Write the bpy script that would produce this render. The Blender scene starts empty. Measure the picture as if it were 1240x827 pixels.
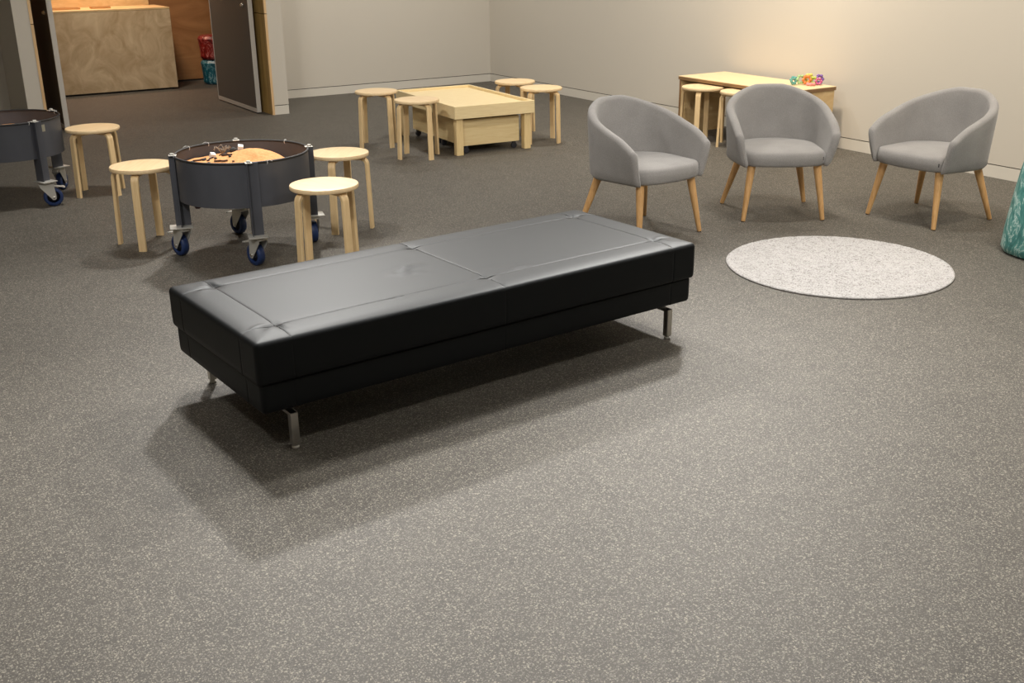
import bpy, bmesh, math, random
from math import sin, cos, pi, radians, sqrt, atan2, hypot
from mathutils import Vector, Matrix
random.seed(7)
SC = bpy.context.scene
COL = SC.collection

# ------------------------------------------------------------------ helpers
def lin(c):
    return tuple(((x/255)/12.92 if x/255 <= .04045 else ((x/255+.055)/1.055)**2.4) for x in c)

def new_mat(name, color, rough=.6, metal=0.0, spec=.5):
    m = bpy.data.materials.new(name); m.use_nodes = True
    b = m.node_tree.nodes['Principled BSDF']
    b.inputs['Base Color'].default_value = (*color, 1)
    b.inputs['Roughness'].default_value = rough
    b.inputs['Metallic'].default_value = metal
    b.inputs['Specular IOR Level'].default_value = spec
    return m
def nd(m, t, **kw):
    n = m.node_tree.nodes.new(t)
    for k, v in kw.items():
        if k in n.inputs.keys() if hasattr(n.inputs, 'keys') else False: n.inputs[k].default_value = v
        else: setattr(n, k, v)
    return n
def lk(m, a, b): m.node_tree.links.new(a, b)
def bsdf(m): return m.node_tree.nodes['Principled BSDF']
def ramp(m, stops, interp='LINEAR'):
    r = nd(m, 'ShaderNodeValToRGB'); e = r.color_ramp.elements; r.color_ramp.interpolation = interp
    while len(e) < len(stops): e.new(.5)
    for x, (p, c) in zip(e, stops): x.position = p; x.color = (*c, 1) if len(c) == 3 else c
    return r
def bump(m, height, strength=.3, dist=.01):
    b = nd(m, 'ShaderNodeBump'); b.inputs['Strength'].default_value = strength; b.inputs['Distance'].default_value = dist
    lk(m, height, b.inputs['Height']); lk(m, b.outputs['Normal'], bsdf(m).inputs['Normal'])
def coords(m, scale=(1, 1, 1), kind='Object'):
    t = nd(m, 'ShaderNodeTexCoord'); mp = nd(m, 'ShaderNodeMapping'); mp.inputs['Scale'].default_value = scale
    lk(m, t.outputs[kind], mp.inputs['Vector']); return mp.outputs['Vector']
def noise(m, vec, scale, detail=3, rough=.5, dist=0):
    n = nd(m, 'ShaderNodeTexNoise'); n.inputs['Scale'].default_value = scale; n.inputs['Detail'].default_value = detail
    n.inputs['Roughness'].default_value = rough; n.inputs['Distortion'].default_value = dist
    lk(m, vec, n.inputs['Vector']); return n.outputs['Fac']

def wood(name, c1, c2, rough=.45, scale=(2, 30, 30), flame=False):
    m = new_mat(name, c1, rough)
    v = coords(m, scale)
    f = noise(m, v, 3.0 if not flame else 1.6, 4, .6, .6 if not flame else 1.5)
    r = ramp(m, [(.3, c2), (.7, c1)])
    lk(m, f, r.inputs['Fac']); lk(m, r.outputs['Color'], bsdf(m).inputs['Base Color'])
    return m
def fabric(name, c, c2):
    m = new_mat(name, c, .95, spec=.15)
    v = coords(m)
    f = noise(m, v, 260, 2, .7)
    g = noise(m, v, 9, 2, .5)
    r = ramp(m, [(.3, c2), (.7, c)])
    mx = nd(m, 'ShaderNodeMath', operation='MULTIPLY_ADD'); mx.inputs[1].default_value = .7
    ad = nd(m, 'ShaderNodeMath', operation='MULTIPLY'); ad.inputs[1].default_value = .3
    lk(m, g, ad.inputs[0]); lk(m, f, mx.inputs[0]); lk(m, ad.outputs[0], mx.inputs[2])
    lk(m, mx.outputs[0], r.inputs['Fac']); lk(m, r.outputs['Color'], bsdf(m).inputs['Base Color'])
    bsdf(m).inputs['Sheen Weight'].default_value = .25
    bump(m, f, .25, .004)
    return m
def painted(name, c, rough=.75):
    m = new_mat(name, c, rough, spec=.3)
    f = noise(m, coords(m), 180, 2)
    bump(m, f, .06, .003)
    return m
def marble(name, stops, scale=7):
    m = new_mat(name, stops[0][1], .35)
    v = coords(m, (1, 1, .55))
    f = noise(m, v, scale, 5, .65, 2.2)
    r = ramp(m, stops); lk(m, f, r.inputs['Fac']); lk(m, r.outputs['Color'], bsdf(m).inputs['Base Color'])
    return m

# ---- mesh helpers
def smooth(o, flag=True):
    for p in o.data.polygons: p.use_smooth = flag
def obj(name, bm, mat, parent=None, sm=False, loc=None):
    bmesh.ops.recalc_face_normals(bm, faces=bm.faces)
    me = bpy.data.meshes.new(name); bm.to_mesh(me); bm.free()
    if mat: me.materials.append(mat)
    o = bpy.data.objects.new(name, me); COL.objects.link(o)
    if parent: o.parent = parent
    if loc: o.location = loc
    if sm: smooth(o)
    return o
def autosmooth(o, ang=35):
    smooth(o)
    bm = bmesh.new(); bm.from_mesh(o.data)
    for e in bm.edges:
        if len(e.link_faces) == 2 and e.calc_face_angle(0) > radians(ang): e.smooth = False
    bm.to_mesh(o.data); bm.free()
def add_box(bm, x0, x1, y0, y1, z0, z1, bev=0, M=None, seg=2):
    t = bmesh.new()
    vs = [t.verts.new((x, y, z)) for x in (x0, x1) for y in (y0, y1) for z in (z0, z1)]
    for f in ((0, 1, 3, 2), (4, 6, 7, 5), (0, 4, 5, 1), (2, 3, 7, 6), (0, 2, 6, 4), (1, 5, 7, 3)): t.faces.new([vs[i] for i in f])
    if bev: bmesh.ops.bevel(t, geom=t.edges[:], offset=bev, segments=seg, affect='EDGES', profile=.5)
    if M is not None: bmesh.ops.transform(t, matrix=M, verts=t.verts)
    merge(bm, t)
def merge(bm, t):
    bmesh.ops.recalc_face_normals(t, faces=t.faces)
    me = bpy.data.meshes.new('tmp'); t.to_mesh(me); t.free(); bm.from_mesh(me); bpy.data.meshes.remove(me)
def add_lathe(bm, prof, n=32, cx=0, cy=0, M=None, caps=True):
    t = bmesh.new(); rings = []
    for r, z in prof: rings.append([t.verts.new((cx+r*cos(2*pi*k/n), cy+r*sin(2*pi*k/n), z)) for k in range(n)])
    for a, b in zip(rings, rings[1:]):
        for k in range(n): t.faces.new((a[k], a[(k+1) % n], b[(k+1) % n], b[k]))
    if caps: t.faces.new(rings[0][::-1]); t.faces.new(rings[-1])
    if M is not None: bmesh.ops.transform(t, matrix=M, verts=t.verts)
    merge(bm, t)
def frame_to(p0, p1):
    d = Vector(p1)-Vector(p0)
    return Matrix.Translation(Vector(p0)) @ d.to_track_quat('Z', 'Y').to_matrix().to_4x4(), d.length
def add_taper(bm, p0, p1, r0, r1, n=20, rnd=.003):
    M, L = frame_to(p0, p1)
    add_lathe(bm, [(max(r0-rnd, .0005), 0), (r0, rnd), (r1, L-rnd), (max(r1-rnd, .0005), L)], n, M=M)
def add_tube(bm, pts, r, n=8, closed=False):
    pts = [Vector(p) for p in pts]; t = bmesh.new(); rings = []; N = len(pts)
    for i, p in enumerate(pts):
        a = pts[(i-1) % N] if closed or i else p; b = pts[(i+1) % N] if closed or i < N-1 else p
        q = (b-a).to_track_quat('Z', 'Y').to_matrix()
        rings.append([t.verts.new(p+q @ Vector((r*cos(2*pi*k/n), r*sin(2*pi*k/n), 0))) for k in range(n)])
    for i in range(N if closed else N-1):
        a, b = rings[i], rings[(i+1) % N]
        off = min(range(n), key=lambda s: (a[0].co-b[s].co).length)
        for k in range(n): t.faces.new((a[k], a[(k+1) % n], b[(k+1+off) % n], b[(k+off) % n]))
    if not closed: t.faces.new(rings[0][::-1]); t.faces.new(rings[-1])
    merge(bm, t)
def thing(name, label, cat, loc=(0, 0, 0), rotz=0, group=None):
    o = bpy.data.objects.new(name, None); COL.objects.link(o); o.empty_display_size = .1
    o.location = loc; o.rotation_euler = (0, 0, rotz); return tag(o, label, cat, group)
def tag(o, label, cat, group=None, kind=None):
    o['label'] = label; o['category'] = cat
    if group: o['group'] = group
    if kind: o['kind'] = kind
    return o
def dup(root, loc, rotz, label):
    def cp(o, parent):
        c = o.copy(); COL.objects.link(c)
        if parent: c.parent = parent
        for ch in list(o.children): cp(ch, c)
        return c
    kids = list(root.children)
    r = root.copy(); COL.objects.link(r)
    for ch in kids: cp(ch, r)
    r.location = loc; r.rotation_euler = (0, 0, rotz); r['label'] = label
    return r

# ------------------------------------------------------------------ room frame
W0 = Vector((-.2243, 13.3418, 0)); WROT = .5552
CW, SW = cos(WROT), sin(WROT)
def UV(u, v, z=0): return Vector((W0.x-CW*u+SW*v, W0.y-SW*u-CW*v, z))
ROOM_RZ = WROT+pi
def struct(name, bm, mat, label=None, cat=None, parent=None):
    o = obj(name, bm, mat, parent)
    if parent is None:
        o.location = W0; o.rotation_euler = (0, 0, ROOM_RZ); o['kind'] = 'structure'
        if label: o['label'] = label
        if cat: o['category'] = cat
    return o

# ------------------------------------------------------------------ materials
M = {}
# rubber floor with pale flecks
m = new_mat('speckled_rubber', (.1, .09, .08), .62, spec=.35)
v = coords(m)
base = ramp(m, [(.35, (.064, .0568, .0465)), (.7, (.082, .0735, .0605))])
lk(m, noise(m, v, 6, 4, .6), base.inputs['Fac'])
prev = base.outputs['Color']
for sc_, thr, frac, colr, dist_ in ((170, .38, .55, (.195, .18, .15), .003), (240, .42, .45, (.15, .137, .117), .002), (105, .31, .34, (.245, .224, .182), .005), (135, .28, .28, (.29, .264, .212), .004), (140, .34, .25, (.045, .041, .036), .004)):
    nz = nd(m, 'ShaderNodeTexNoise'); nz.inputs['Scale'].default_value = sc_*1.3; nz.inputs['Detail'].default_value = 1
    lk(m, v, nz.inputs['Vector'])
    sub = nd(m, 'ShaderNodeVectorMath', operation='MULTIPLY_ADD'); sub.inputs[1].default_value = (dist_*2,)*3
    lk(m, nz.outputs['Color'], sub.inputs[0]); lk(m, v, sub.inputs[2])
    vo = nd(m, 'ShaderNodeTexVoronoi'); vo.inputs['Scale'].default_value = sc_
    lk(m, sub.outputs[0], vo.inputs['Vector'])
    a = nd(m, 'ShaderNodeMath', operation='LESS_THAN'); a.inputs[1].default_value = thr; lk(m, vo.outputs['Distance'], a.inputs[0])
    sp = nd(m, 'ShaderNodeSeparateColor'); lk(m, vo.outputs['Color'], sp.inputs['Color'])
    b = nd(m, 'ShaderNodeMath', operation='LESS_THAN'); b.inputs[1].default_value = frac; lk(m, sp.outputs[0], b.inputs[0])
    c = nd(m, 'ShaderNodeMath', operation='MULTIPLY'); lk(m, a.outputs[0], c.inputs[0]); lk(m, b.outputs[0], c.inputs[1])
    mx = nd(m, 'ShaderNodeMix', data_type='RGBA'); lk(m, c.outputs[0], mx.inputs['Factor'])
    lk(m, prev, mx.inputs['A']); mx.inputs['B'].default_value = (*colr, 1); prev = mx.outputs['Result']
lk(m, prev, bsdf(m).inputs['Base Color'])
bump(m, noise(m, v, 300, 2), .08, .002)
M['floor'] = m
M['wall'] = painted('wall_paint', lin((203, 196, 183)))
M['base'] = painted('baseboard_paint', lin((212, 206, 194)), .55)
M['gap'] = new_mat('shadow_gap', (.03, .028, .025), .9)
M['ceil'] = painted('ceiling_paint', (.45, .44, .42))
M['birch'] = wood('birch', lin((238, 212, 170)), lin((226, 196, 150)), .42, (30, 2, 30))
M['birch_leg'] = wood('birch_leg', lin((236, 208, 160)), lin((220, 188, 138)), .42, (30, 30, 2))
M['pine'] = wood('pale_pine', lin((240, 220, 174)), lin((228, 204, 154)), .45, (3, 40, 40))
M['pine_leg'] = wood('pale_pine_leg', lin((234, 208, 156)), lin((218, 190, 136)), .45, (40, 40, 3))
M['ply'] = wood('birch_ply', lin((226, 198, 148)), lin((206, 172, 120)), .5, (2, 2, 6), True)
M['bin_ply'] = wood('bin_ply', lin((234, 212, 162)), lin((222, 196, 144)), .5, (2, 2, 20))
M['ply_edge'] = wood('ply_edge', lin((150, 116, 78)), lin((112, 84, 54)), .6, (3, 3, 200))
M['ply_counter'] = wood('counter_ply', lin((222, 200, 164)), lin((182, 154, 116)), .5, (2.6, 2.6, 2.0), True)
M['ply_wall'] = wood('wall_ply', lin((176, 128, 80)), lin((150, 104, 62)), .55, (1, 1, 3), True)
M['timber'] = wood('reveal_timber', lin((206, 170, 104)), lin((150, 116, 62)), .5, (60, 10, .4))
M['timber_edge'] = wood('reveal_edge', lin((228, 194, 146)), lin((210, 172, 124)), .5, (6, 6, 1))
M['oak'] = wood('oak_leg', lin((222, 178, 122)), lin((200, 152, 96)), .42, (40, 40, 3))
M['fabric'] = fabric('grey_fabric', lin((160, 157, 154)), lin((133, 130, 127)))
M['tag'] = new_mat('black_tag', (.015, .015, .017), .8)
m = new_mat('black_leather', (.0035, .0042, .005), .52, spec=.27)
v = coords(m); f = noise(m, v, 420, 2, .6); bump(m, f, .10, .002); bsdf(m).inputs['Specular Tint'].default_value = (.90, .96, 1, 1); M['leather'] = m
M['thread'] = new_mat('seam_thread', (.012, .012, .013), .7)
M['chrome'] = new_mat('brushed_steel', (.62, .60, .56), .28, 1)
M['zinc'] = new_mat('zinc_plate', (.56, .55, .51), .45, .45)
m = new_mat('painted_steel', (.050, .054, .066), .5, .2); v = coords(m, (1, 1, .4))
r_ = ramp(m, [(.3, (.058, .062, .074)), (.7, (.080, .084, .100))]); lk(m, noise(m, v, 6, 3), r_.inputs['Fac']); lk(m, r_.outputs['Color'], bsdf(m).inputs['Base Color']); M['drum'] = m
M['rubber'] = new_mat('rim_rubber', (.012, .012, .013), .6)
M['blue'] = new_mat('blue_tyre', (.014, .034, .115), .45)
M['hub'] = new_mat('dark_hub', (.02, .02, .025), .5)
M['white'] = new_mat('white_plastic', (.75, .74, .72), .4)
M['red_dark'] = new_mat('dark_red_plug', (.05, .008, .01), .5)
m = new_mat('orange_sand', lin((228, 164, 108)), .95, spec=.1); v = coords(m); f = noise(m, v, 60, 4, .7)
r_ = ramp(m, [(.3, lin((212, 146, 92))), (.7, lin((240, 182, 128)))]); lk(m, f, r_.inputs['Fac']); lk(m, r_.outputs['Color'], bsdf(m).inputs['Base Color']); bump(m, f, .4, .01); M['sand'] = m
M['twig'] = wood('dark_twig', lin((84, 52, 36)), lin((44, 28, 22)), .8)
M['stone'] = new_mat('dark_stone', (.03, .027, .025), .8)
M['gauze'] = new_mat('grey_twine', lin((150, 136, 120)), .9)
m = new_mat('braided_rug', (.6, .6, .6), .95, spec=.1); v = coords(m)
f = noise(m, v, 120, 2, .75); g = noise(m, v, 34, 2, .5)
r_ = ramp(m, [(.36, lin((134, 129, 126))), (.48, lin((180, 177, 175))), (.62, lin((197, 195, 193))), (.72, lin((154, 148, 144)))])
mm = nd(m, 'ShaderNodeMath', operation='MULTIPLY_ADD'); mm.inputs[1].default_value = .75
m2 = nd(m, 'ShaderNodeMath', operation='MULTIPLY'); m2.inputs[1].default_value = .25
lk(m, g, m2.inputs[0]); lk(m, f, mm.inputs[0]); lk(m, m2.outputs[0], mm.inputs[2]); lk(m, mm.outputs[0], r_.inputs['Fac'])
lk(m, r_.outputs['Color'], bsdf(m).inputs['Base Color']); bump(m, f, .5, .006); M['rug'] = m
M['teal'] = marble('teal_marble', [(.32, (.02, .12, .115)), (.46, (.07, .27, .25)), (.525, (.13, .38, .345)), (.55, (.72, .84, .80)), (.575, (.16, .42, .38)), (.68, (.05, .22, .205))], 8)
M['blue_marble'] = marble('blue_marble', [(.34, (.003, .04, .06)), (.48, (.008, .10, .14)), (.55, (.03, .17, .21)), (.57, (.40, .52, .54)), (.60, (.015, .11, .15)), (.7, (.004, .045, .065))], 11)
M['red_marble'] = marble('red_marble', [(.34, (.035, .004, .006)), (.46, (.20, .012, .010)), (.55, (.26, .018, .012)), (.57, (.45, .25, .23)), (.60, (.26, .016, .014)), (.7, (.05, .004, .007))], 11)
m = new_mat('door_face', lin((88, 82, 76)), .65); M['door'] = m
m = new_mat('door_alu', (.58, .55, .50), .45, .25); M['alu'] = m
M['lock'] = new_mat('lock_metal', (.7, .66, .6), .25, 1)
M['paper'] = new_mat('tray_wood', lin((196, 150, 96)), .6)

# ------------------------------------------------------------------ room shell (built in room coordinates u,v)
UMAX, VMAX, H = 10.5, 15.5, 3.7
UJ0, UJ1 = 2.965, 3.115          # right portal pier
UK0, UK1 = 5.232, 5.362          # left portal pier
GZ0, GZ1 = .0855, .0925
bm = bmesh.new(); add_box(bm, -.3, UMAX+.3, -2.6, VMAX+.3, -.12, 0)
struct('floor', bm, M['floor'], 'dark speckled rubber floor')
bm = bmesh.new(); add_box(bm, -.3, UMAX+.3, -.05, VMAX+.3, H, H+.12); struct('ceiling', bm, M['ceil'])
def wall_seg(name, x0, x1, y0, y1, top=H, axis='back', bname=None):
    """wall slab above a shadow gap with a flush baseboard below"""
    bm = bmesh.new(); add_box(bm, x0, x1, y0, y1, GZ1, top); struct(name, bm, M['wall'])
wall_seg('wall_back', -.2, UJ0, -.16, 0)
wall_seg('wall_right', -.2, 0, 0, VMAX+.2)
bm = bmesh.new(); add_box(bm, 0.0, UJ0, -.15, -.001, 0, GZ0); struct('baseboard_back', bm, M['base'])
bm = bmesh.new(); add_box(bm, -.19, -.001, 0, VMAX, 0, GZ0); struct('baseboard_right', bm, M['base'])
bm = bmesh.new(); add_box(bm, -.18, UJ0, -.15, -.012, GZ0-.001, GZ1+.001); add_box(bm, -.18, -.012, -.15, VMAX, GZ0-.001, GZ1+.001); struct('trim_1', bm, M['gap'])
bm = bmesh.new(); add_box(bm, UK1, UMAX, -.16, 0, 0, H); struct('wall_back_left', bm, M['wall'])
bm = bmesh.new(); add_box(bm, UMAX, UMAX+.2, -.16, VMAX+.2, 0, H); struct('wall_left', bm, M['wall'])
bm = bmesh.new(); add_box(bm, -.2, UMAX+.2, VMAX, VMAX+.2, 0, H); struct('wall_front', bm, M['wall'])
VP = 1.05                        # portal piers stand forward of the back wall
bm = bmesh.new(); add_box(bm, UJ0, UJ1, -.16, VP, GZ1, H); struct('wall_portal_right', bm, M['wall'])
bm = bmesh.new(); add_box(bm, UJ0+.001, UJ1-.001, -.15, VP-.001, 0, GZ0); struct('baseboard_portal_right', bm, M['base'])
bm = bmesh.new(); add_box(bm, UJ0+.012, UJ1-.012, -.15, VP-.012, GZ0-.001, GZ1+.001); struct('trim_2', bm, M['gap'])
bm = bmesh.new(); add_box(bm, UK0, UK1, -.16, VP, 0, H); struct('wall_portal_left', bm, M['wall'])
bm = bmesh.new(); add_box(bm, UJ1, UK0, -.16, VP, 2.5, H); struct('wall_portal_head', bm, M['wall'])
# timber reveal linings, in two lengths with a dark joint between
bm = bmesh.new()
add_box(bm, UJ1, UJ1+.022, .30, VP-.002, 0, .955); add_box(bm, UJ1, UJ1+.022, .30, VP-.002, .962, 2.5)
struct('trim_3', bm, M['timber'])
bm = bmesh.new(); add_box(bm, UJ1, UJ1+.0235, VP-.002, VP+.006, 0, .955); add_box(bm, UJ1, UJ1+.0235, VP-.002, VP+.006, .962, 2.5); struct('trim_4', bm, M['timber_edge'])
bm = bmesh.new(); add_box(bm, UK0-.022, UK0, .30, VP-.002, 0, .955); add_box(bm, UK0-.022, UK0, .30, VP-.002, .962, 2.5); struct('trim_5', bm, M['timber'])
bm = bmesh.new(); add_box(bm, UK0-.0235, UK0, VP-.002, VP+.006, 0, .955); add_box(bm, UK0-.0235, UK0, VP-.002, VP+.006, .962, 2.5); struct('trim_6', bm, M['timber_edge'])
# door leaves folded into the opening
def door(name, u, v0, v1, label):
    bm = bmesh.new(); add_box(bm, u+.004, u+.041, v0+.012, v1-.012, .05, 2.35)
    d = struct(name, bm, M['door'], label, 'door')
    bm = bmesh.new()                                     # metal edge frame
    add_box(bm, u, u+.045, v1-.012, v1, .012, 2.36, .003); add_box(bm, u, u+.045, v0, v0+.012, .012, 2.36, .003)
    add_box(bm, u, u+.045, v0+.012, v1-.012, .012, .05); add_box(bm, u, u+.045, v0+.012, v1-.012, 2.35, 2.36)
    e = obj('edge_frame', bm, M['alu'], d)
    bm = bmesh.new(); add_box(bm, u+.012, u+.033, v1, v1+.003, 1.01, 1.40, .001); obj('edge_lock_plate', bm, M['zinc'], d)
    bm = bmesh.new(); Mx = Matrix.Translation((u+.041, v1-.16, 1.03)) @ Matrix.Rotation(pi/2, 4, 'Y')
    add_lathe(bm, [(.022, 0), (.022, .006), (.014, .010), (.013, .022), (.008, .024)], 20, M=Mx); obj('lock_cylinder', bm, M['lock'], d, True)
    bm = bmesh.new(); add_box(bm, u-.004, u+.004, v0+.05, v1-.05, .004, .014); obj('bottom_brush', bm, M['rubber'], d)
    return d
door('door_1', 3.19, -.35, .88, 'dark grey door leaf folded back beside the timber reveal on the right')
door('door_2', 5.0, -.35, .84, 'door leaf seen edge on beside the left pier behind the sand cart')
# inner room
bm = bmesh.new(); add_box(bm, 1.2, 7.2, -2.42, -2.28, .02, 2.75); struct('wall_inner_back', bm, M['ply_wall'])
bm = bmesh.new(); add_box(bm, 1.2, 7.2, -2.41, -2.30, 0, .02); struct('baseboard_inner', bm, M['gap'])
bm = bmesh.new(); add_box(bm, 1.1, 1.2, -2.42, -.16, 0, 2.75); struct('wall_inner_right', bm, M['ply_wall'])
bm = bmesh.new(); add_box(bm, 7.2, 7.3, -2.42, -.16, 0, 2.75); struct('wall_inner_left', bm, M['ply_wall'])
bm = bmesh.new(); add_box(bm, 1.1, 7.3, -2.42, -.16, 2.75, 2.85); struct('ceiling_inner', bm, M['ceil'])
bm = bmesh.new(); add_box(bm, 1.1, UJ0, -.26, -.16, 0, 2.75); add_box(bm, UK1, 7.3, -.26, -.16, 0, 2.75); struct('wall_inner_front', bm, M['ply_wall'])

# ------------------------------------------------------------------ plywood counter in the inner room
ct = thing('reception_counter', 'large pale plywood counter standing in the room beyond the open doors', 'counter', UV(4.26, -1.9), ROOM_RZ)
bm = bmesh.new(); add_box(bm, -.945, .95, -.33, .30, .02, .895, .002); obj('counter_body', bm, M['ply_counter'], ct)
bm = bmesh.new(); add_box(bm, -.945, .95, -.33, .302, .896, .918, .003); obj('counter_top', bm, M['ply'], ct)
bm = bmesh.new(); add_box(bm, -.90, .93, -.30, .27, 0, .02); obj('plinth', bm, M['gap'], ct)
bm = bmesh.new(); add_box(bm, -.88, .95, -.37, -.335, 0.0, 1.75, .002); obj('back_panel', bm, M['ply'], ct)
for (u_, w_, lab) in ((4.43, .36, 'low wooden tray on the left of the plywood counter top'), (4.02, .2, 'short wooden tray in the middle of the plywood counter top')):
    bm = bmesh.new()
    add_box(bm, -w_/2, w_/2, -.06, .06, 0, .004)
    for s in (-1, 1):
        add_box(bm, -w_/2, w_/2, s*.06-.004, s*.06+.004, 0, .018); add_box(bm, s*w_/2-.004, s*w_/2+.004, -.06, .06, 0, .018)
    o = obj('wooden_tray', bm, M['paper']); o.location = UV(u_, -1.86, .919); o.rotation_euler = (0, 0, ROOM_RZ)
    tag(o, lab, 'tray', 'trays on the counter')
# marbled drum stools stacked beyond the door
def marbled_stool(name, r0, r1, h, mat, label, loc, flip=False):
    pr = [(r0*.80, 0), (r0*.94, .006), (r0, .03), (r0*.985, h*.25), ((r0*.45+r1*.55), h*.62), (r1*1.02, h*.86), (r1*.98, h-.03), (r1*.90, h-.010), (r1*.72, h)]
    if flip: pr = [(r, h-z) for r, z in reversed(pr)]
    pr2 = []
    for (a, za), (b, zb) in zip(pr, pr[1:]):
        for k in range(4): t = k/4; pr2.append((a+(b-a)*t, za+(zb-za)*t))
    pr2.append(pr[-1])
    bm = bmesh.new(); add_lathe(bm, pr2, 56)
    for v_ in bm.verts:                                      # uneven hand-moulded surface
        a = atan2(v_.co.y, v_.co.x); k = 1+.012*sin(3*a+6*v_.co.z)+.008*sin(7*a-11*v_.co.z)
        v_.co.x *= k; v_.co.y *= k
    o = obj(name, bm, mat, None, True); o.location = loc; return tag(o, label, 'stool')
p = UV(2.765, -1.83)
marbled_stool('marbled_stool', .175, .18, .29, M['blue_marble'], 'blue marbled round stool on the floor under the red one beyond the door', p)
marbled_stool('marbled_stool', .18, .19, .28, M['red_marble'], 'red marbled round stool stacked on the blue one beyond the door', (p.x, p.y, .29))
marbled_stool('marbled_stool', .235, .19, .51, M['teal'], 'teal marbled tapered stool at the right edge beside the grey chairs', (2.87, 5.57, 0))

# ------------------------------------------------------------------ leather bench
BX, BY, BR, BL, BW = -.252, 4.111, .632, 1.975, .79
bench = thing('bench', 'long black leather bench with steel feet in the middle of the floor', 'bench', (BX, BY, 0), BR)
def lines(h, specials, fine=.003):
    s = set([-h, h])
    for d in (.0006, .002, .0045, .008, .0125, .018, .024, .032, .045): s.add(-h+d); s.add(h-d)
    for q in specials:
        for d in (-.03, -.018, -.011, -.006, -.003, -.0012, 0, .0012, .003, .006, .011, .018, .03): s.add(q+d)
    x = -h+.06
    while x < h-.05:
        if min(abs(x-y) for y in s) > .012: s.add(x)
        x += .02
    return sorted(s)
def cushion(Lh, Wh, z0, z1, rr, sx, sy, crown, rcorner=.03, wr=True):
    bm = bmesh.new(); xs, ys = lines(Lh, sx), lines(Wh, sy)
    def plan(x, y):
        cx, cy = Lh-rcorner, Wh-rcorner; dx, dy = abs(x)-cx, abs(y)-cy
        if dx > 0 and dy > 0:
            k = max(dx, dy)/hypot(dx, dy); dx *= k; dy *= k
            return math.copysign(cx+dx, x), math.copysign(cy+dy, y)
        return x, y
    def gro(x, y):
        g = 0
        for q in sx: d = abs(x-q); g += .0012*math.exp(-(d/.0025)**2)+.0006*math.exp(-(d/.016)**2)
        for q in sy: d = abs(y-q); g += .0012*math.exp(-(d/.0025)**2)+.0006*math.exp(-(d/.016)**2)
        return g
    def ztop(x, y):
        e = min(Lh-abs(x), Wh-abs(y)); z = z1
        if e < rr: z -= rr-sqrt(max(0, rr*rr-(rr-e)**2))
        if wr: z -= .009*max(0, 1-e/.062)**2
        fx = 1-(abs(x)/Lh)**4; fy = 1-(abs(y)/Wh)**4
        z += crown*fx*fy
        if e > .002: z -= gro(x, y)*min(1, e/.02)
        for qx in sx:
            for qy in sy: z -= .0055*math.exp(-((x-qx)**2+(y-qy)**2)/.028**2)
        if wr:
            for (wx, wy, a, ln, wd, am) in WR:
                u = (x-wx)*cos(a)+(y-wy)*sin(a); w = -(x-wx)*sin(a)+(y-wy)*cos(a)+.25*u*u/ln
                z += am*math.exp(-(u/ln)**2)*(math.exp(-(w/wd)**2)-.6*math.exp(-((w-1.6*wd)/wd)**2))
        return z
    grid = [[bm.verts.new((*plan(x, y), ztop(x, y))) for y in ys] for x in xs]
    for i in range(len(xs)-1):
        for j in range(len(ys)-1): bm.faces.new((grid[i][j], grid[i+1][j], grid[i+1][j+1], grid[i][j+1]))
    nx, ny = len(xs), len(ys)
    per = [(i, 0) for i in range(nx)]+[(nx-1, j) for j in range(1, ny)]+[(i, ny-1) for i in range(nx-2, -1, -1)]+[(0, j) for j in range(ny-2, 0, -1)]
    prev = [grid[i][j] for i, j in per]
    zt = z1-rr
    for zz, ins in ((zt-.02, 0), (zt*.6+z0*.4, 0), (z0+.03, 0), (z0+.008, .001), (z0+.002, .004), (z0, .010)):
        ring = []
        for (i, j) in per:
            x, y = xs[i], ys[j]; px, py = plan(x, y); g = 0
            if abs(abs(y)-Wh) < 1e-6: g = sum(.002*math.exp(-(abs(x-q)/.003)**2) for q in sx)
            if abs(abs(x)-Lh) < 1e-6: g += sum(.002*math.exp(-(abs(y-q)/.003)**2) for q in sy)
            k = 1-(ins+g)/hypot(px, py)
            fx = (Lh-ins-(g if abs(abs(x)-Lh) < 1e-6 else 0))/Lh; fy = (Wh-ins-(g if abs(abs(y)-Wh) < 1e-6 else 0))/Wh
            ring.append(bm.verts.new((px*fx, py*fy, zz)))
        n = len(per)
        for k in range(n): bm.faces.new((prev[k], prev[(k+1) % n], ring[(k+1) % n], ring[k]))
        prev = ring
    bm.faces.new(prev)
    return bm
sb = .13
WR = [(-.19, .02, .75, .055, .008, .009), (-.15, .03, .1, .05, .007, .007), (-.20, -.04, -.3, .06, .008, .006), (-.24, .01, .5, .05, .010, .003), (-.41, -.29, .9, .030, .007, .004), (-.37, -.285, .9, .026, .007, .004), (-.45, -.30, .9, .03, .007, .003), (.165, -.235, .2, .045, .009, .004), (.11, -.20, -.2, .05, .010, .003)]
for sx_ in (-1, 1):
    for sy_ in (-1, 1):
        cx_, cy_ = sx_*(BL/2-sb), sy_*(BW/2-sb)
        WR += [(cx_+sx_*.03, cy_+sy_*.03, .7*sx_*sy_, .04, .011, .005), (cx_-sx_*.02, cy_+sy_*.025, 1.9, .03, .009, .0045), (cx_+sx_*.05, cy_-sy_*.02, .2, .03, .009, .004)]
o = obj('seat_cushion', cushion(BL/2, BW/2, .257, .411, .013, (-BL/2+sb, 0, BL/2-sb), (-BW/2+sb, BW/2-sb), .004, .02), M['leather'], bench, True)
o = obj('upholstered_base', cushion(BL/2-.012, BW/2-.012, .153, .255, .008, (-BL/2+sb, 0, BL/2-sb), (-BW/2+sb, BW/2-sb), 0, .018, False), M['leather'], bench, True)
bm = bmesh.new(); zt_, hx_, hy_ = .4128, BL/2-.015, BW/2-.015
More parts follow.
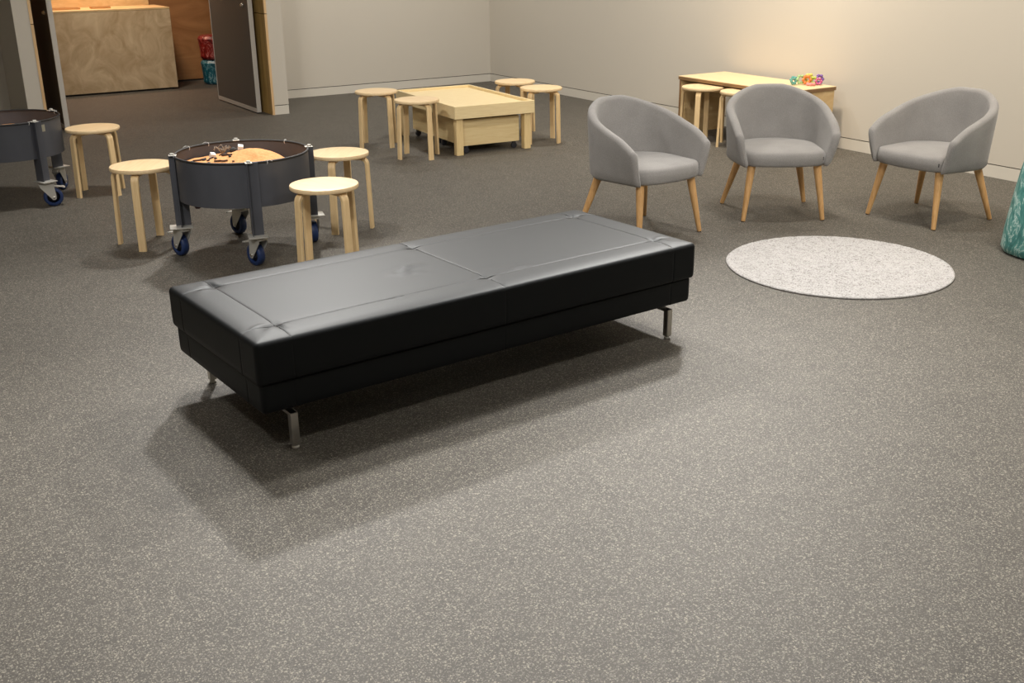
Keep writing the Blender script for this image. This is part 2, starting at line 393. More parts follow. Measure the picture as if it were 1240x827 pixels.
def crown_(x, y): return .411+.004*(1-(abs(x)/(BL/2))**4)*(1-(abs(y)/(BW/2))**4)-.0018-.009*max(0, 1-min(BL/2-abs(x), BW/2-abs(y))/.062)**2
for q in (-BL/2+sb, 0, BL/2-sb): add_tube(bm, [(q, hy_*(i/20-1), crown_(q, hy_*(i/20-1))-(.0055 if abs(abs(hy_*(i/20-1))-BW/2+sb) < .022 else 0)) for i in range(41)], .0014, 6)
for q in (-BW/2+sb, BW/2-sb): add_tube(bm, [(hx_*(i/40-1), q, crown_(hx_*(i/40-1), q)-.001-(.0045 if min(abs(hx_*(i/40-1)-k_) for k_ in (-BL/2+sb, 0, BL/2-sb)) < .024 else 0)) for i in range(81)], .0014, 6)
obj('seam', bm, M['thread'], bench.children[0])
for sx_ in (-1, 1):
    for sy_ in (-1, 1):
        bm = bmesh.new(); x, y = sx_*.866, sy_*.364
        add_box(bm, x-.014, x+.014, y-.014, y+.014, .012, .132, .004)
        ya, yb = y+sy_*.010, y-sy_*.125
        add_box(bm, x-.014, x+.014, min(ya, yb), max(ya, yb), .121, .132, .002)
        add_box(bm, x-.014, x+.014, min(yb, yb+sy_*.03), max(yb, yb+sy_*.03), .130, .1535, .002)
        leg = obj('leg', bm, M['chrome'], bench)
        bm = bmesh.new(); add_lathe(bm, [(.011, 0), (.013, .002), (.013, .007), (.009, .009), (.009, .015)], 20, x, y); obj('levelling_foot', bm, M['zinc'], leg, True)

# ------------------------------------------------------------------ round stools
def stool_parts(root):
    bm = bmesh.new()
    add_lathe(bm, [(.166, .427), (.1725, .4285), (.175, .433), (.175, .444), (.1725, .449), (.168, .450), (.10, .4502), (.02, .4502)], 56)
    o = obj('seat', bm, M['birch'], root); autosmooth(o)
    # bent legs: horizontal tongue under the seat, tight bend, then down with a slight splay
    path = [(.050, .4165), (.122, .4165)]
    R, cx, cz = .038, .128, .4165-.038
    for k in range(0, 9): a = pi/2-k/8*(pi/2-.035); path.append((cx+R*cos(a), cz+R*sin(a)))
    path += [(.1715, .20), (.1765, 0.0)]
    for k in range(4):
        bm = bmesh.new(); w, t = .021, .0095; rings = []
        for i, (r, z) in enumerate(path):
            a = path[max(i-1, 0)]; b = path[min(i+1, len(path)-1)]; d = Vector((b[0]-a[0], b[1]-a[1])).normalized(); n = Vector((d.y, -d.x))
            if i == len(path)-1: n = Vector((-1, 0))
            c = .003
            sec = [(-w+c, -t), (w-c, -t), (w, -t+c), (w, t-c), (w-c, t), (-w+c, t), (-w, t-c), (-w, -t+c)]
            rings.append([bm.verts.new((r+n.x*q, s_, z+n.y*q)) for s_, q in sec])
        for a, b in zip(rings, rings[1:]):
            for j in range(8): bm.faces.new((a[j], a[(j+1) % 8], b[(j+1) % 8], b[j]))
        bm.faces.new(rings[0]); bm.faces.new(rings[-1][::-1])
        o = obj('leg', bm, M['birch_leg'], root); o.rotation_euler = (0, 0, k*pi/2); autosmooth(o, 40)
ST = [(-2.806, 7.3234, 2.5741, 'round birch stool right beside the sand cart at the far left edge'),
      (-2.0471, 5.9836, .0308, 'round birch stool touching the left side of the orange sand cart'),
      (-.9474, 5.4327, .80, 'round birch stool nearest the black bench, right in front of the sand cart'),
      (-1.0007, 6.3047, -.1227, 'round birch stool at the right rear of the orange sand cart'),
      (-1.0953, 9.056, .7764, 'round birch stool at the far left corner of the low play table'),
      (-.7199, 8.5229, .6593, 'round birch stool pulled up against the left long side of the play table'),
      (.05, 9.6149, .4, 'round birch stool behind the play table, farther of the two at its right'),
      (.2649, 9.1647, .9516, 'round birch stool at the right corner of the play table, nearer of two'),
      (1.603, 9.104, -.39, 'round birch stool tucked under the left end of the plywood desk'),
      (1.864, 8.790, -.15, 'round birch stool under the plywood desk, mostly hidden by the middle armchair')]
root = thing('round_stool', ST[0][3], 'stool', (ST[0][0], ST[0][1], 0), ST[0][2], 'round birch stools'); stool_parts(root)
for x, y, a, lab in ST[1:]: dup(root, (x, y, 0), a, lab)

# ------------------------------------------------------------------ sand carts
def castor(root, ang, yaw, x, y, brake):
    """swivel castor: plate + fork; wheel, axle and brake are its pieces"""
    ob = thing_dummy = None
    bm = bmesh.new()
    Rz = Matrix.Translation((x, y, 0)) @ Matrix.Rotation(yaw, 4, 'Z')
    add_box(bm, -.060, .060, -.050, .050, .163, .168, .001, Matrix.Translation((x, y, 0)) @ Matrix.Rotation(ang, 4, 'Z'))
    add_lathe(bm, [(.030, .148), (.034, .152), (.034, .160), (.028, .163)], 24, M=Rz)
    for s in (-1, 1):                                       # fork cheeks taper to the axle
        t = bmesh.new(); yy0, yy1 = s*.0255, s*.0290
        poly = [(-.042, .150), (.044, .150), (.044, .128), (.049, .070), (.048, .052), (.040, .044), (.026, .044), (.018, .054), (-.042, .132)]
        a = [t.verts.new((px, yy0, pz)) for px, pz in poly]; b = [t.verts.new((px, yy1, pz)) for px, pz in poly]
        t.faces.new(a); t.faces.new(b[::-1])
        for k in range(len(poly)): t.faces.new((a[k], b[k], b[(k+1) % len(poly)], a[(k+1) % len(poly)]))
        bmesh.ops.transform(t, matrix=Rz, verts=t.verts); merge(bm, t)
    add_box(bm, -.042, .044, -.0290, .0290, .146, .151, 0, Rz)
    f = obj('castor', bm, M['zinc'], root); autosmooth(f, 30)
    Wm = Rz @ Matrix.Translation((.033, 0, .061)) @ Matrix.Rotation(pi/2, 4, 'X')
    bm = bmesh.new(); add_lathe(bm, [(.041, -.020), (.055, -.020), (.0595, -.014), (.061, -.006), (.061, .006), (.0595, .014), (.055, .020), (.041, .020)], 36, M=Wm, caps=False)
    add_lathe(bm, [(.041, -.020), (.038, -.012), (.038, .012), (.041, .020)], 36, M=Wm, caps=False); obj('tyre', bm, M['blue'], f, True)
    bm = bmesh.new(); add_lathe(bm, [(.039, -.008), (.018, -.010), (.016, -.021), (.016, .021), (.018, .010), (.039, .008)], 28, M=Wm); obj('hub', bm, M['hub'], f, True)
    bm = bmesh.new(); add_lathe(bm, [(.008, -.033), (.009, -.030), (.009, .030), (.008, .033)], 12, M=Wm); obj('axle_bolt', bm, M['chrome'], f, True)
    if brake:
        bm = bmesh.new()
        add_box(bm, .030, .100, -.022, .022, -.002, .002, .001, Rz @ Matrix.Translation((0, 0, .139)) @ Matrix.Rotation(.18, 4, 'Y'))
        add_box(bm, .096, .112, -.028, .028, -.004, .004, .002, Rz @ Matrix.Translation((0, 0, .139)) @ Matrix.Rotation(.18, 4, 'Y'))
        obj('brake_lever', bm, M['zinc'], f)
CR, CZT, CZB = .352, .545, .314
def sand_cart(loc, rot, label, yaws, ties, sticker=None):
    """rot: world angle of first leg; built with local x axis along that leg"""
    t = thing('sand_cart', label, 'sand cart', loc, rot, 'round sand carts')
    bm = bmesh.new()
    add_lathe(bm, [(.02, CZB+.012), (CR-.006, CZB+.012), (CR-.004, CZB+.03), (CR-.004, CZT-.002), (CR, CZT-.002), (CR, CZB), (.02, CZB)], 72)
    o = obj('drum', bm, M['drum'], t); autosmooth(o, 40)
    bm = bmesh.new(); add_tube(bm, [((CR-.002)*cos(2*pi*k/72), (CR-.002)*sin(2*pi*k/72), CZT) for k in range(72)], .0065, 8, True); obj('rim', bm, M['rubber'], t, True)
    for k in range(4):
        a = k*pi/2; Rm = Matrix.Rotation(a, 4, 'Z')
        bm = bmesh.new()
        add_box(bm, CR, CR+.005, -.005, .052, .168, CZT+.004, .001, Rm)
        add_box(bm, CR-.002 , CR+.030, -.008, -.003, .168, CZT+.004, .001, Rm)
        add_box(bm, CR-.050, CR+.004, -.008, -.003, .168, CZB-.001, .001, Rm)
        leg = obj('leg', bm, M['drum'], t)
        bm = bmesh.new(); add_lathe(bm, [(.012, CZT+.004), (.013, CZT+.006), (.013, CZT+.013), (.010, CZT+.016)], 6, CR+.010, .004, M=Rm); add_box(bm, CR-.014, CR+.028, -.014, .022, CZT+.003, CZT+.0065, .001, Rm); obj('leg_cap', bm, M['zinc'], leg)
        p = Rm @ Vector((CR+.004, .018, 0))
        castor(t, a, yaws[k]-rot, p.x, p.y, k != 1)
    for a in ties:
        a -= rot; bm = bmesh.new(); c = Vector((CR*cos(a), CR*sin(a), CZT)); rd = Vector((cos(a), sin(a), 0))
        add_tube(bm, [c+rd*(.009*cos(q))+Vector((0, 0, .010*sin(q)-.002)) for q in [2*pi*i/14 for i in range(14)]], .0017, 6, True)
        add_tube(bm, [c+rd*.010+Vector((0, 0, .008)), c+rd*.012+Vector((-.010*sin(a), .010*cos(a), .010)), c+rd*.018+Vector((-.024*sin(a), .024*cos(a), .004))], .0014, 6)
        obj('cable_tie', bm, M['white'], t, True)
    bm = bmesh.new(); a = -2.25-rot; add_lathe(bm, [(.004, CZB-.022), (.013, CZB-.020), (.016, CZB-.010), (.013, CZB), (.010, CZB+.002)], 16, .315*cos(a), .315*sin(a)); obj('drain_plug', bm, M['red_dark'], t, True)
    if sticker is not None:
        a = sticker-rot; bm = bmesh.new(); n = 6; rr = CR+.0012
        lo = [bm.verts.new((rr*cos(a+(i/n-.5)*.14), rr*sin(a+(i/n-.5)*.14), .478)) for i in range(n+1)]
        hi = [bm.verts.new((rr*cos(a+(i/n-.5)*.14), rr*sin(a+(i/n-.5)*.14), .522)) for i in range(n+1)]
        for i in range(n): bm.faces.new((lo[i], lo[i+1], hi[i+1], hi[i]))
        o = obj('sticker', bm, new_mat('sticker_paper', lin((150, 146, 128)), .7), t); md = o.modifiers.new('s', 'SOLIDIFY'); md.thickness = .0008
    return t
def sand(loc, label, humps, lvl):
    bm = bmesh.new(); n, rings = 72, 30; R = CR-.0065
    def hz(x, y):
        z = lvl
        for hx, hy, sg, am in humps: z += am*math.exp(-((x-hx)**2+(y-hy)**2)/sg**2)
        return z+.003*sin(31*x+5*y)*cos(27*y)+.002*sin(60*x)*sin(55*y+1)
    c = bm.verts.new((0, 0, hz(0, 0))); prev = None
    for i in range(1, rings+1):
        r = R*i/rings; ring = [bm.verts.new((r*cos(2*pi*k/n), r*sin(2*pi*k/n), hz(r*cos(2*pi*k/n), r*sin(2*pi*k/n)))) for k in range(n)]
        if prev is None:
            for k in range(n): bm.faces.new((c, ring[k], ring[(k+1) % n]))
        else:
            for k in range(n): bm.faces.new((prev[k], ring[k], ring[(k+1) % n], prev[(k+1) % n]))
        prev = ring
    low = [bm.verts.new((v_.co.x, v_.co.y, CZB+.031)) for v_ in prev]
    for k in range(n): bm.faces.new((prev[k], low[k], low[(k+1) % n], prev[(k+1) % n]))
    bm.faces.new(low)
    o = obj('sand', bm, M['sand'], None, True); o.location = loc; tag(o, label, 'sand', None, 'stuff'); return hz
CX, CY, CROT = -1.446, 5.825, -1.265
sand_cart((CX, CY, 0), CROT, 'grey round sand cart on blue wheels, filled with orange sand, beside the bench', (2.40, 1.9, 2.40, 2.42), (2.35, 1.05, -.98, 2.75))
HZ = sand((CX, CY, 0), 'orange sand heaped in the round cart beside the bench', [(.05, .05, .20, .050), (-.02, .0, .12, .020), (.14, .0, .12, .02), (-.22, -.08, .12, .016), (.31, .12, .11, -.05), (.2, .28, .12, -.04)], .482)
C2 = (-3.312, 7.126, 0)
sand_cart(C2, -.613, 'dark grey round sand cart on blue wheels cut off by the left edge', (.50, 1.57, 2.0, 1.8), (.75, -.7), -.45)
sand(C2, 'pale sand lying low in the cart at the left edge', [(-.12, -.12, .16, .05)], .455)
# toys and bits lying in the sand
def block(dx, dy, s, rz, tilt, mat, label, cat, grp, name):
    bm = bmesh.new(); add_box(bm, -s, s, -s, s, -s, s, s*.15)
    o = obj(name, bm, mat); o.location = (CX+dx, CY+dy, HZ(dx, dy)+s*.7); o.rotation_euler = (tilt, tilt*.5, rz); tag(o, label, cat, grp)
block(-.165, .02, .014, .6, .4, M['white'], 'small white toy block on the sand, left one of two', 'toy block', 'white toy blocks', 'toy_block')
block(-.02, .06, .014, .3, .3, M['white'], 'small white toy block at the foot of the sand heap, right one of two', 'toy block', 'white toy blocks', 'toy_block')
def twig(dx, dy, L, a, r, label, mat='twig'):
    bm = bmesh.new(); n = 6; pts = []
    for i in range(n):
        q = (i/(n-1)-.5)*L; x = dx+q*cos(a)+.006*sin(9*q/L+dx*50); y = dy+q*sin(a)+.006*cos(7*q/L+dy*40)
        pts.append(Vector((x-dx, y-dy, HZ(x, y)+r*.7)))
    add_tube(bm, pts, r, 7); o = obj('twig', bm, M[mat], None, True); o.location = (CX+dx, CY+dy, 0); tag(o, label, 'twig', 'twigs in the sand')
twig(-.235, .02, .075, .2, .006, 'dark twig at the left end of the sand, nearest the stool')
twig(-.12, .07, .060, -.3, .005, 'dark twig just behind the left white block')
twig(-.075, -.02, .060, -.5, .005, 'dark twig lying on the sand between the two white blocks')
twig(-.09, -.10, .080, -.35, .005, 'dark twig on the sand close to the front rim')
twig(-.165, -.04, .055, 1.2, .005, 'dark twig standing in front of the left white block')
twig(-.02, -.17, .070, .1, .005, 'dark twig at the front rim below the sand heap')
def pebble(dx, dy, s, label, mat='stone'):
    bm = bmesh.new(); bmesh.ops.create_icosphere(bm, subdivisions=2, radius=s)
    for v_ in bm.verts: v_.co *= 1+.18*sin(140*v_.co.x+dx*70)*cos(120*v_.co.y); v_.co.z *= .65
    o = obj('pebble', bm, M[mat], None, True); o.location = (CX+dx, CY+dy, HZ(dx, dy)+s*.35); tag(o, label, 'pebble', 'pebbles in the sand')
pebble(-.07, .10, .024, 'dark pebble half buried behind the right white block')
pebble(-.15, -.12, .013, 'small dark pebble near the front rim left of the heap')
pebble(.03, -.20, .011, 'small dark pebble at the front rim right of the heap')
pebble(-.20, -.03, .012, 'small dark pebble left of the left white block')
for k_, (dx_, dy_, s_, lb_) in enumerate(((-.10, .02, .009, 'tiny dark pebble between the two white toy blocks'), (-.05, -.06, .008, 'tiny dark pebble on the sand in front of the right white block'), (-.26, -.05, .009, 'tiny dark pebble at the far left of the sand'), (-.02, -.12, .008, 'tiny dark pebble low on the front of the sand heap'), (-.13, -.05, .009, 'tiny dark pebble by the standing twig'))): pebble(dx_, dy_, s_, lb_)
bm = bmesh.new()                                            # clump of twine leaning on the drum wall
for i in range(9):
    a = i*.7; add_tube(bm, [(.0, 0, .0), (.018*cos(a), .018*sin(a), .03), (.042*cos(a+.5), .035*sin(a+.5), .040+.006*(i % 3)), (.050*cos(a+1.1), .040*sin(a+1.1), .03)], .0022, 5)
o = obj('twine_clump', bm, M['gauze'], None, True); o.location = (CX-.14, CY+.14, HZ(-.14, .14)+.004); tag(o, 'brown clump of dry twine behind the left white block in the sand', 'twine')

# ------------------------------------------------------------------ low play table with two rolling bins
TX, TY, TR, TA, TB, TZ = -.392, 9.193, .485, .7105, 1.202, .388
tb = thing('play_table', 'low square-legged pine play table with raised rim and bins beneath', 'table', (TX, TY, 0), TR)
a, b = TA/2, TB/2
bm = bmesh.new(); add_box(bm, -a+.02, a-.02, -b+.02, b-.02, TZ-.045, TZ-.022); obj('table_top', bm, M['pine'], tb)
for nm, x0, x1, y0, y1 in (('rim', -a, a, -b, -b+.022), ('rim', -a, a, b-.022, b), ('rim', -a, -a+.022, -b+.022, b-.022), ('rim', a-.022, a, -b+.022, b-.022)):
    bm = bmesh.new(); add_box(bm, x0, x1, y0, y1, TZ-.098, TZ, .002); obj('rim_board', bm, M['pine'], tb)
for sx_ in (-1, 1):
    for sy_ in (-1, 1):
        bm = bmesh.new(); x, y = sx_*(a-.052), sy_*(b-.052); add_box(bm, x-.029, x+.029, y-.029, y+.029, 0, TZ-.046, .004); obj('leg', bm, M['pine_leg'], tb)
def bin_(yc, label):
    loc = Matrix.Rotation(TR, 4, 'Z') @ Vector((0.0, yc, 0)); t = thing('storage_bin', label, 'storage bin', (TX+loc.x, TY+loc.y, 0), TR, 'rolling bins under the play table')
    hx, hy = .255, .235; z0, z1 = .062, .268; th_ = .015
    for nm, bx in (('side_panel', (-hx, hx, -hy, -hy+th_)), ('side_panel', (-hx, hx, hy-th_, hy)), ('end_panel', (-hx, -hx+th_, -hy+th_, hy-th_)), ('end_panel', (hx-th_, hx, -hy+th_, hy-th_))):
        bm = bmesh.new(); add_box(bm, *bx, z0, z1, .002); obj(nm, bm, M['bin_ply'], t)
    bm = bmesh.new(); add_box(bm, -hx+th_, hx-th_, -hy+th_, hy-th_, z0, z0+.012); obj('bin_floor', bm, M['bin_ply'], t)
    for sx_ in (-1, 1):
        for sy_ in (-1, 1):
            bm = bmesh.new(); x, y = sx_*(hx-.035), sy_*(hy-.022)
            add_lathe(bm, [(.018, -.011), (.024, -.009), (.025, 0), (.024, .009), (.018, .011)], 20, M=Matrix.Translation((x, y+.008*sx_, .025)) @ Matrix.Rotation(pi/2, 4, 'X') @ Matrix.Rotation(.0, 4, 'Z'))
            add_box(bm, x-.012, x+.012, y-.016+.008*sx_, y+.016+.008*sx_, .045, z0, .002); obj('castor', bm, M['hub'], t)
bin_(-.285, 'plywood bin on small black wheels under the near end of the play table')
bin_(.25, 'plywood bin under the far end of the play table, seen behind the stool')

# ------------------------------------------------------------------ plywood desk by the right wall
DZ = .492
dk = thing('plywood_desk', 'pale plywood desk with panel ends against the right wall behind the armchairs', 'desk', UV(.34, 4.80), ROOM_RZ)
bm = bmesh.new(); add_box(bm, -.265, .265, -.64, .64, DZ-.006, DZ, .001); tp = obj('desk_top', bm, M['birch'], dk)
bm = bmesh.new(); add_box(bm, -.265, .265, -.64, .64, DZ-.030, DZ-.006); obj('top_edge', bm, M['ply_edge'], tp)
for s in (-1, 1):
    bm = bmesh.new(); y = s*.617; add_box(bm, -.262, .258, y-.010, y+.010, 0, DZ-.031, .001); e = obj('end_panel', bm, M['ply'], dk)
    bm = bmesh.new(); add_box(bm, .258, .262, y-.010, y+.010, 0, DZ-.031); obj('panel_edge', bm, M['ply_edge'], e)
bm = bmesh.new(); add_box(bm, -.255, -.240, -.606, .606, DZ-.14, DZ-.031); obj('back_rail', bm, M['ply'], dk)
# plastic rings on the desk
cols = [('teal', (.10, .42, .36)), ('pale green', (.45, .66, .30)), ('orange', (.85, .26, .06)), ('yellow', (.86, .72, .16)), ('pink', (.85, .30, .28)), ('lime green', (.50, .62, .08)), ('purple', (.24, .12, .42)), ('magenta', (.62, .13, .30)), ('sea green', (.12, .36, .30))]
def toyring(name, col, dx, dy, dz, r, t, rot, label):
    bm = bmesh.new(); add_tube(bm, [(r*cos(2*pi*k/18), r*sin(2*pi*k/18), 0) for k in range(18)], t, 8, True)
    for k in range(6):                                       # knobbly teeth
        add_lathe(bm, [(t*.9, -t*1.2), (t*1.25, -t*.6), (t*1.25, t*.6), (t*.9, t*1.2)], 10, r*cos(k*pi/3)*1.12, r*sin(k*pi/3)*1.12)
    mt = bpy.data.materials.get('plastic_'+name) or new_mat('plastic_'+name, col, .25)
    bsdf(mt).inputs['Transmission Weight'].default_value = .15
    o = obj('plastic_ring', bm, mt, None, True); o.rotation_euler = rot
    p = TOY+Vector((-SW*dy*0+dx, dy, 0)); o.location = (p.x, p.y, DZ+dz); tag(o, label, 'toy', 'plastic rings on the desk')
TOY = Vector((2.385, 8.78, 0))
# standing rings touch the desk: centre height = outer radius
spec = [('sea green', 8, -.125, -.015, .031, .019, .0075, (1.35, .0, .4), 'sea green plastic ring at the front left end of the toy pile'),
        ('teal', 0, -.110, .04, .034, .021, .0080, (1.45, .1, -.3), 'teal plastic ring standing behind at the left end of the toy pile'),
        ('pale green', 1, -.062, .012, .042, .026, .0090, (1.4, 0, .2), 'pale green plastic ring between the teal and orange ones'),
        ('orange', 2, -.020, -.012, .042, .025, .0095, (1.4, 0, -.1), 'orange plastic ring in the middle of the toy pile'),
        ('yellow', 3, .010, .03, .047, .028, .010, (1.4, 0, .25), 'yellow plastic ring, tallest in the toy pile'),
        ('lime green', 5, .035, -.01, .036, .021, .0085, (1.35, 0, -.4), 'lime green plastic ring right of the orange ring'),
        ('pink', 4, .005, -.05, .012, .026, .0085, (0, 0, .3), 'pink plastic ring lying flat at the front of the pile'),
        ('purple', 6, .088, .015, .043, .026, .0095, (1.4, .1, .3), 'purple plastic ring at the right end of the toy pile'),
        ('magenta', 7, .070, -.03, .031, .019, .0075, (1.3, 0, -.2), 'magenta plastic ring in front of the purple ring')]
for n_, ci, dx, dy, dz, r, t, rot, lab in spec: toyring(n_, cols[ci][1], dx, dy, dz, r, t, rot, lab)

# ------------------------------------------------------------------ tub armchairs (local +y is the front)
def tub_chair(root):
    TH, ZB = .052, .325
    def path(t):                                            # t in [-1,1]: left arm front -> back -> right arm front
        s = abs(t); sg = 1 if t >= 0 else -1; R = .292; arc = .66
        if s < arc:
            a = s/arc*(pi/2); x, y = R*sin(a), -.005-R*cos(a)*.97
            n = Vector((sin(a)*.97, -cos(a)))
        else:
            q = (s-arc)/(1-arc); y = -.005+q*.232; x = R+.014*q-.010*q*q; n = Vector((1, -.06+.05*q))
        n.normalize(); return Vector((sg*x, y)), Vector((sg*n.x, n.y))
    def top(t):
        s = abs(t); q = min(1, max(0, (s-.12)/.88)); q = q*q*(3-2*q)*.35+q*.65
        return .745-.185*q-.035*max(0, (s-.80)/.20)**2
    N = 64; bm = bmesh.new(); cols_ = []
    ts = [(-1+2*i/N) for i in range(N+1)]
    ends = [0, .35, .62, .84, 1.0]
    seq = []
    for e in reversed(ends[1:]): seq.append((-1, e))
    seq += [(t, 0) for t in ts]
    for e in ends[1:]: seq.append((1, e))
    for t, e in seq:
        p, n = path(t); h = top(t); fw = TH*.5*e; sq = sqrt(max(0, 1-e*e)); th = TH*max(.12, sq); fwd = Vector((0, 1))
        hh = h-.065*(1-sq)
        colv = []
        def put(off, z):
            k = .93+.07*min(1, (z-ZB)/.30)                  # shell leans slightly outward
            q = p*k+n*off+fwd*fw; zz = min(1, (z-ZB)/.24); fr = max(0, (abs(t)-.55)/.45); q.x *= 1-.13*(1-zz)**2*fr; colv.append(bm.verts.new((q.x, q.y, z)))
        o_, i_ = th/2, -th/2; zr = hh-TH*.5
        put(o_-.012 if sq > .5 else o_*.7, ZB); put(o_, ZB+.016)
        for k in range(1, 7): put(o_, ZB+.016+(zr-ZB-.016)*k/6)
        for k in range(1, 7): a = k/7*pi; put(th/2*cos(a), zr+TH*.5*sin(a))
        for k in range(0, 7): put(i_, zr+(ZB+.016-zr)*k/6)
        put(i_+.01 if sq > .5 else i_*.7, ZB)
        cols_.append(colv)
    m_ = len(cols_[0])
    for A, B in zip(cols_, cols_[1:]):
        for k in range(m_): bm.faces.new((A[k], B[k], B[(k+1) % m_], A[(k+1) % m_]))
    bm.faces.new(cols_[0]); bm.faces.new(cols_[-1][::-1])
    o = obj('shell', bm, M['fabric'], root, True)
    # seat cushion
    out = []
    for i in range(N+1):
        t = -1+2*i/N; p, n = path(t); q = p*.955-n*(TH*.5-.004); q.x *= 1-.10*max(0, (abs(t)-.55)/.45); out.append((q.x, q.y))
    x1, y1 = out[-1]
    for k in range(1, 12):
        f = k/12; xx = x1+(out[0][0]-x1)*f; out.append((xx, y1+.004+.066*sin(pi*f)**.5))
    bm = bmesh.new(); cx, cy = 0, -.02; prof = [(.80, .330), (.965, .3305), (.995, .345), (1.0, .375), (.99, .398), (.965, .411), (.92, .418), (.80, .423), (.6, .427), (.35, .429), (.12, .430)]
    rings = [[bm.verts.new((cx+(x-cx)*s, cy+(y-cy)*s, z)) for x, y in out] for s, z in prof]
    n_ = len(out)
    for A, B in zip(rings, rings[1:]):
        for k in range(n_): bm.faces.new((A[k], A[(k+1) % n_], B[(k+1) % n_], B[k]))
    bm.faces.new(rings[0][::-1]); bm.faces.new(rings[-1])
    st = obj('seat_cushion', bm, M['fabric'], root, True)
    bm = bmesh.new(); add_box(bm, -.218, -.212, .222, .236, .362, .382, .001); obj('care_tag', bm, M['tag'], st)
    for sx_ in (-1, 1):
        for (tx, ty, fx, fy) in ((.195, .19, .240, .243), (.178, -.165, .265, -.243)):
            bm = bmesh.new(); add_taper(bm, (sx_*fx, fy, .002), (sx_*tx, ty, .334), .0130, .0245, 24); leg = obj('leg', bm, M['oak'], root); autosmooth(leg, 40)
            bm = bmesh.new(); add_lathe(bm, [(.009, 0), (.0105, .001), (.0105, .004)], 16, sx_*fx, fy); obj('glide', bm, M['hub'], leg)
CH = [(.758, 6.158, radians(37)+pi, 'grey fabric tub armchair nearest the black bench, leftmost of the three'),
      (1.628, 6.58, radians(1.5)+pi, 'grey fabric tub armchair in the middle, in front of the plywood desk'),
      (2.523, 6.41, radians(-58)+pi, 'grey fabric tub armchair on the right behind the round rug')]
root = thing('tub_armchair', CH[0][3], 'armchair', (CH[0][0], CH[0][1], 0), CH[0][2], 'grey tub armchairs'); tub_chair(root)
for x, y, a_, lab in CH[1:]: dup(root, (x, y, 0), a_, lab)

# ------------------------------------------------------------------ round braided rug
bm = bmesh.new(); RR = .5675; nb = 26; n = 160; prof = []
for i in range(nb):
    r0 = RR*i/nb; w = RR/nb
    for k in range(4):
        q = k/4; prof.append((r0+w*q, .0075+.0035*sin(pi*q)))
prof += [(RR, .007), (RR+.001, .004), (RR-.002, 0)]
c = bm.verts.new((0, 0, .008)); prev = None
for r, z in prof[1:]:
    ring = []
    for k in range(n):
        a_ = 2*pi*k/n; wob = 1+.0022*sin(5*a_)+.0015*sin(11*a_+1)
        ring.append(bm.verts.new((r*wob*cos(a_), r*wob*sin(a_), z+(.0012*sin(k*pi/2+r*300) if z > .007 else 0))))
    if prev is None:
        for k in range(n): bm.faces.new((c, ring[k], ring[(k+1) % n]))
    else:
        for k in range(n): bm.faces.new((prev[k], ring[k], ring[(k+1) % n], prev[(k+1) % n]))
    prev = ring
bm.faces.new(prev)
o = obj('round_rug', bm, M['rug'], None, True); o.location = (1.693, 5.384, 0); tag(o, 'round off-white braided rug on the floor in front of the armchairs', 'rug')

# ------------------------------------------------------------------ lights
def area(name, x, y, z, size, power, color, target=None, spread=170):
    L = bpy.data.lights.new(name, 'AREA'); L.shape = 'DISK'; L.size = size; L.energy = power; L.color = color; L.spread = radians(spread)
    o = bpy.data.objects.new(name, L); COL.objects.link(o); o.location = (x, y, z)
    d = (Vector(target)-Vector((x, y, z))) if target else Vector((0, 0, -1))
    o.rotation_euler = d.to_track_quat('-Z', 'Y').to_euler(); return o
WARM = (1.0, .88, .72); NEU = (1.0, .965, .915)
def spot(name, x, y, z, power, color, target, cone=80, blend=.7, r=.12):
    L = bpy.data.lights.new(name, 'SPOT'); L.energy = power; L.color = color; L.spot_size = radians(cone); L.spot_blend = blend; L.shadow_soft_size = r
    o = bpy.data.objects.new(name, L); COL.objects.link(o); o.location = (x, y, z)
    o.rotation_euler = (Vector(target)-Vector((x, y, z))).to_track_quat('-Z', 'Y').to_euler(); return o
for x, y, tx, ty, p_ in ((-1.5, 8.3, -.9, 1.3, 830), (1.7, 8.0, 1.0, 1.3, 830), (-1.5, 5.4, -.8, 1.5, 440), (1.2, 6.2, .9, 1.5, 500)):
    spot('track_and_fill_spot', x, y, 3.6, p_, NEU, (tx, ty, 0), 72, .8, .14)
for x, y, p_ in ((-2.2, 7.0, 64), (.3, 9.6, 48), (1.7, 6.2, 48), (0, 1.6, 10), (2.8, 3.8, 50), (-3.0, 3.4, 30), (.5, -.8, 14), (-.8, 11.6, 24)):  # added overhead fill to lift the ambient level, not actual fixtures
    area('ceiling_fill', x, y, 3.6, .5, p_, NEU)
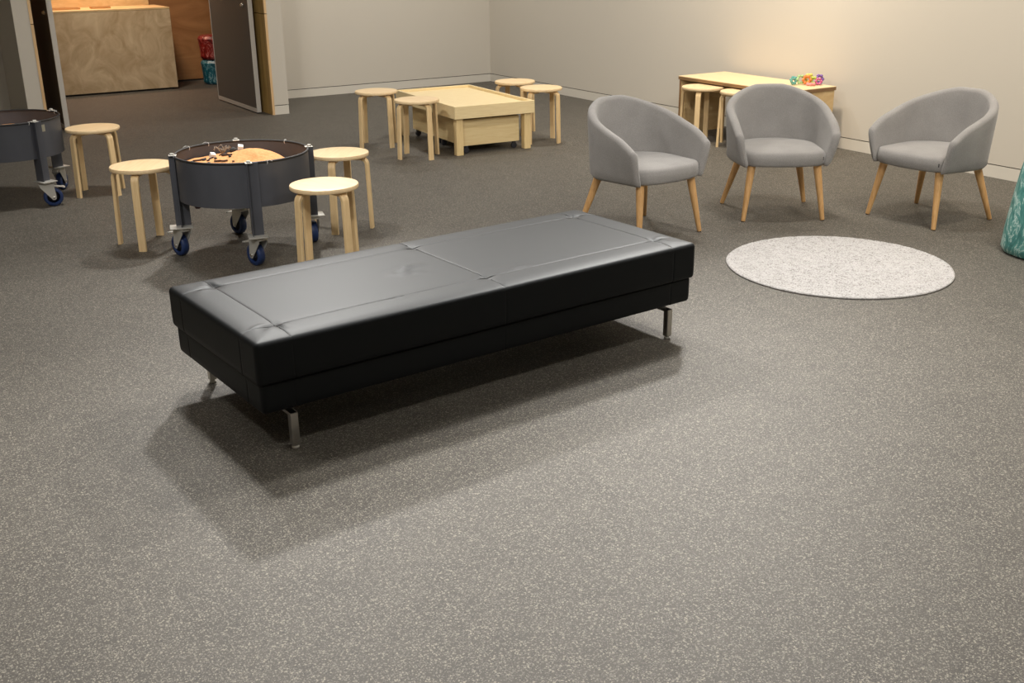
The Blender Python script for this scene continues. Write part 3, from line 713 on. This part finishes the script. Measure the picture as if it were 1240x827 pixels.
for x, y, tx, ty, p_ in ((-1.6, 1.0, -1.2, 8.0, 420), (1.8, .8, 1.6, 8.0, 420), (.2, .6, -.4, 8.8, 210)):  # added fill spots from the camera side, brighten chair, drum and table fronts
    spot('track_and_fill_spot', x, y, 3.6, p_, NEU, (tx, ty, .4), 50, .9, .2)
# wall washer on the right wall over the desk, back wall washer
p = UV(1.3, 5.2, 3.6); q = UV(0, 5.2, .9); area('wall_light', *p, .3, 40, WARM, q, 110)
p = UV(1.5, 8.5, 3.6); q = UV(0, 8.5, 1.2); area('wall_light', *p, .3, 30, WARM, q, 120)
p = UV(1.6, 1.5, 3.6); q = UV(1.8, 0, 1.4); area('wall_light', *p, .3, 10, NEU, q, 130)
# warm downlight over the counter
p = UV(4.2, -1.98, 2.7); area('counter_light', *p, .25, 17, (1.0, .60, .40), None, 110)
p = UV(4.0, -.75, 2.7); area('inner_fill', *p, .4, 24, (1.0, .88, .72), UV(4.0, -1.6, .3), 150)  # added fill that brightens the counter front, no lamp of the inner room

# ------------------------------------------------------------------ camera
F, P, RL, HC = 1308.93, .35613, -.0108, 1.6032
cam = bpy.data.cameras.new('camera'); co = bpy.data.objects.new('camera', cam); COL.objects.link(co)
cam.sensor_fit = 'HORIZONTAL'; cam.sensor_width = 36; cam.lens = F/1240*36; cam.clip_start = .05
cp, sp_, c, s = cos(P), sin(P), cos(RL), sin(RL)
X = Vector((c, s*sp_, s*cp)); Y = Vector((-s, c*sp_, c*cp)); Z = -Vector((0, cp, -sp_))
mt = Matrix((X, Y, Z)).transposed().to_4x4(); mt.translation = (0, 0, HC); co.matrix_world = mt
SC.camera = co
w = bpy.data.worlds.new('world'); SC.world = w; w.use_nodes = True
w.node_tree.nodes['Background'].inputs[0].default_value = (.5, .48, .45, 1); w.node_tree.nodes['Background'].inputs[1].default_value = .05
SC.view_settings.view_transform = 'Standard'; SC.view_settings.look = 'None'; SC.view_settings.gamma = 1; SC.view_settings.use_curve_mapping = False
SC.view_settings.exposure = 0.0
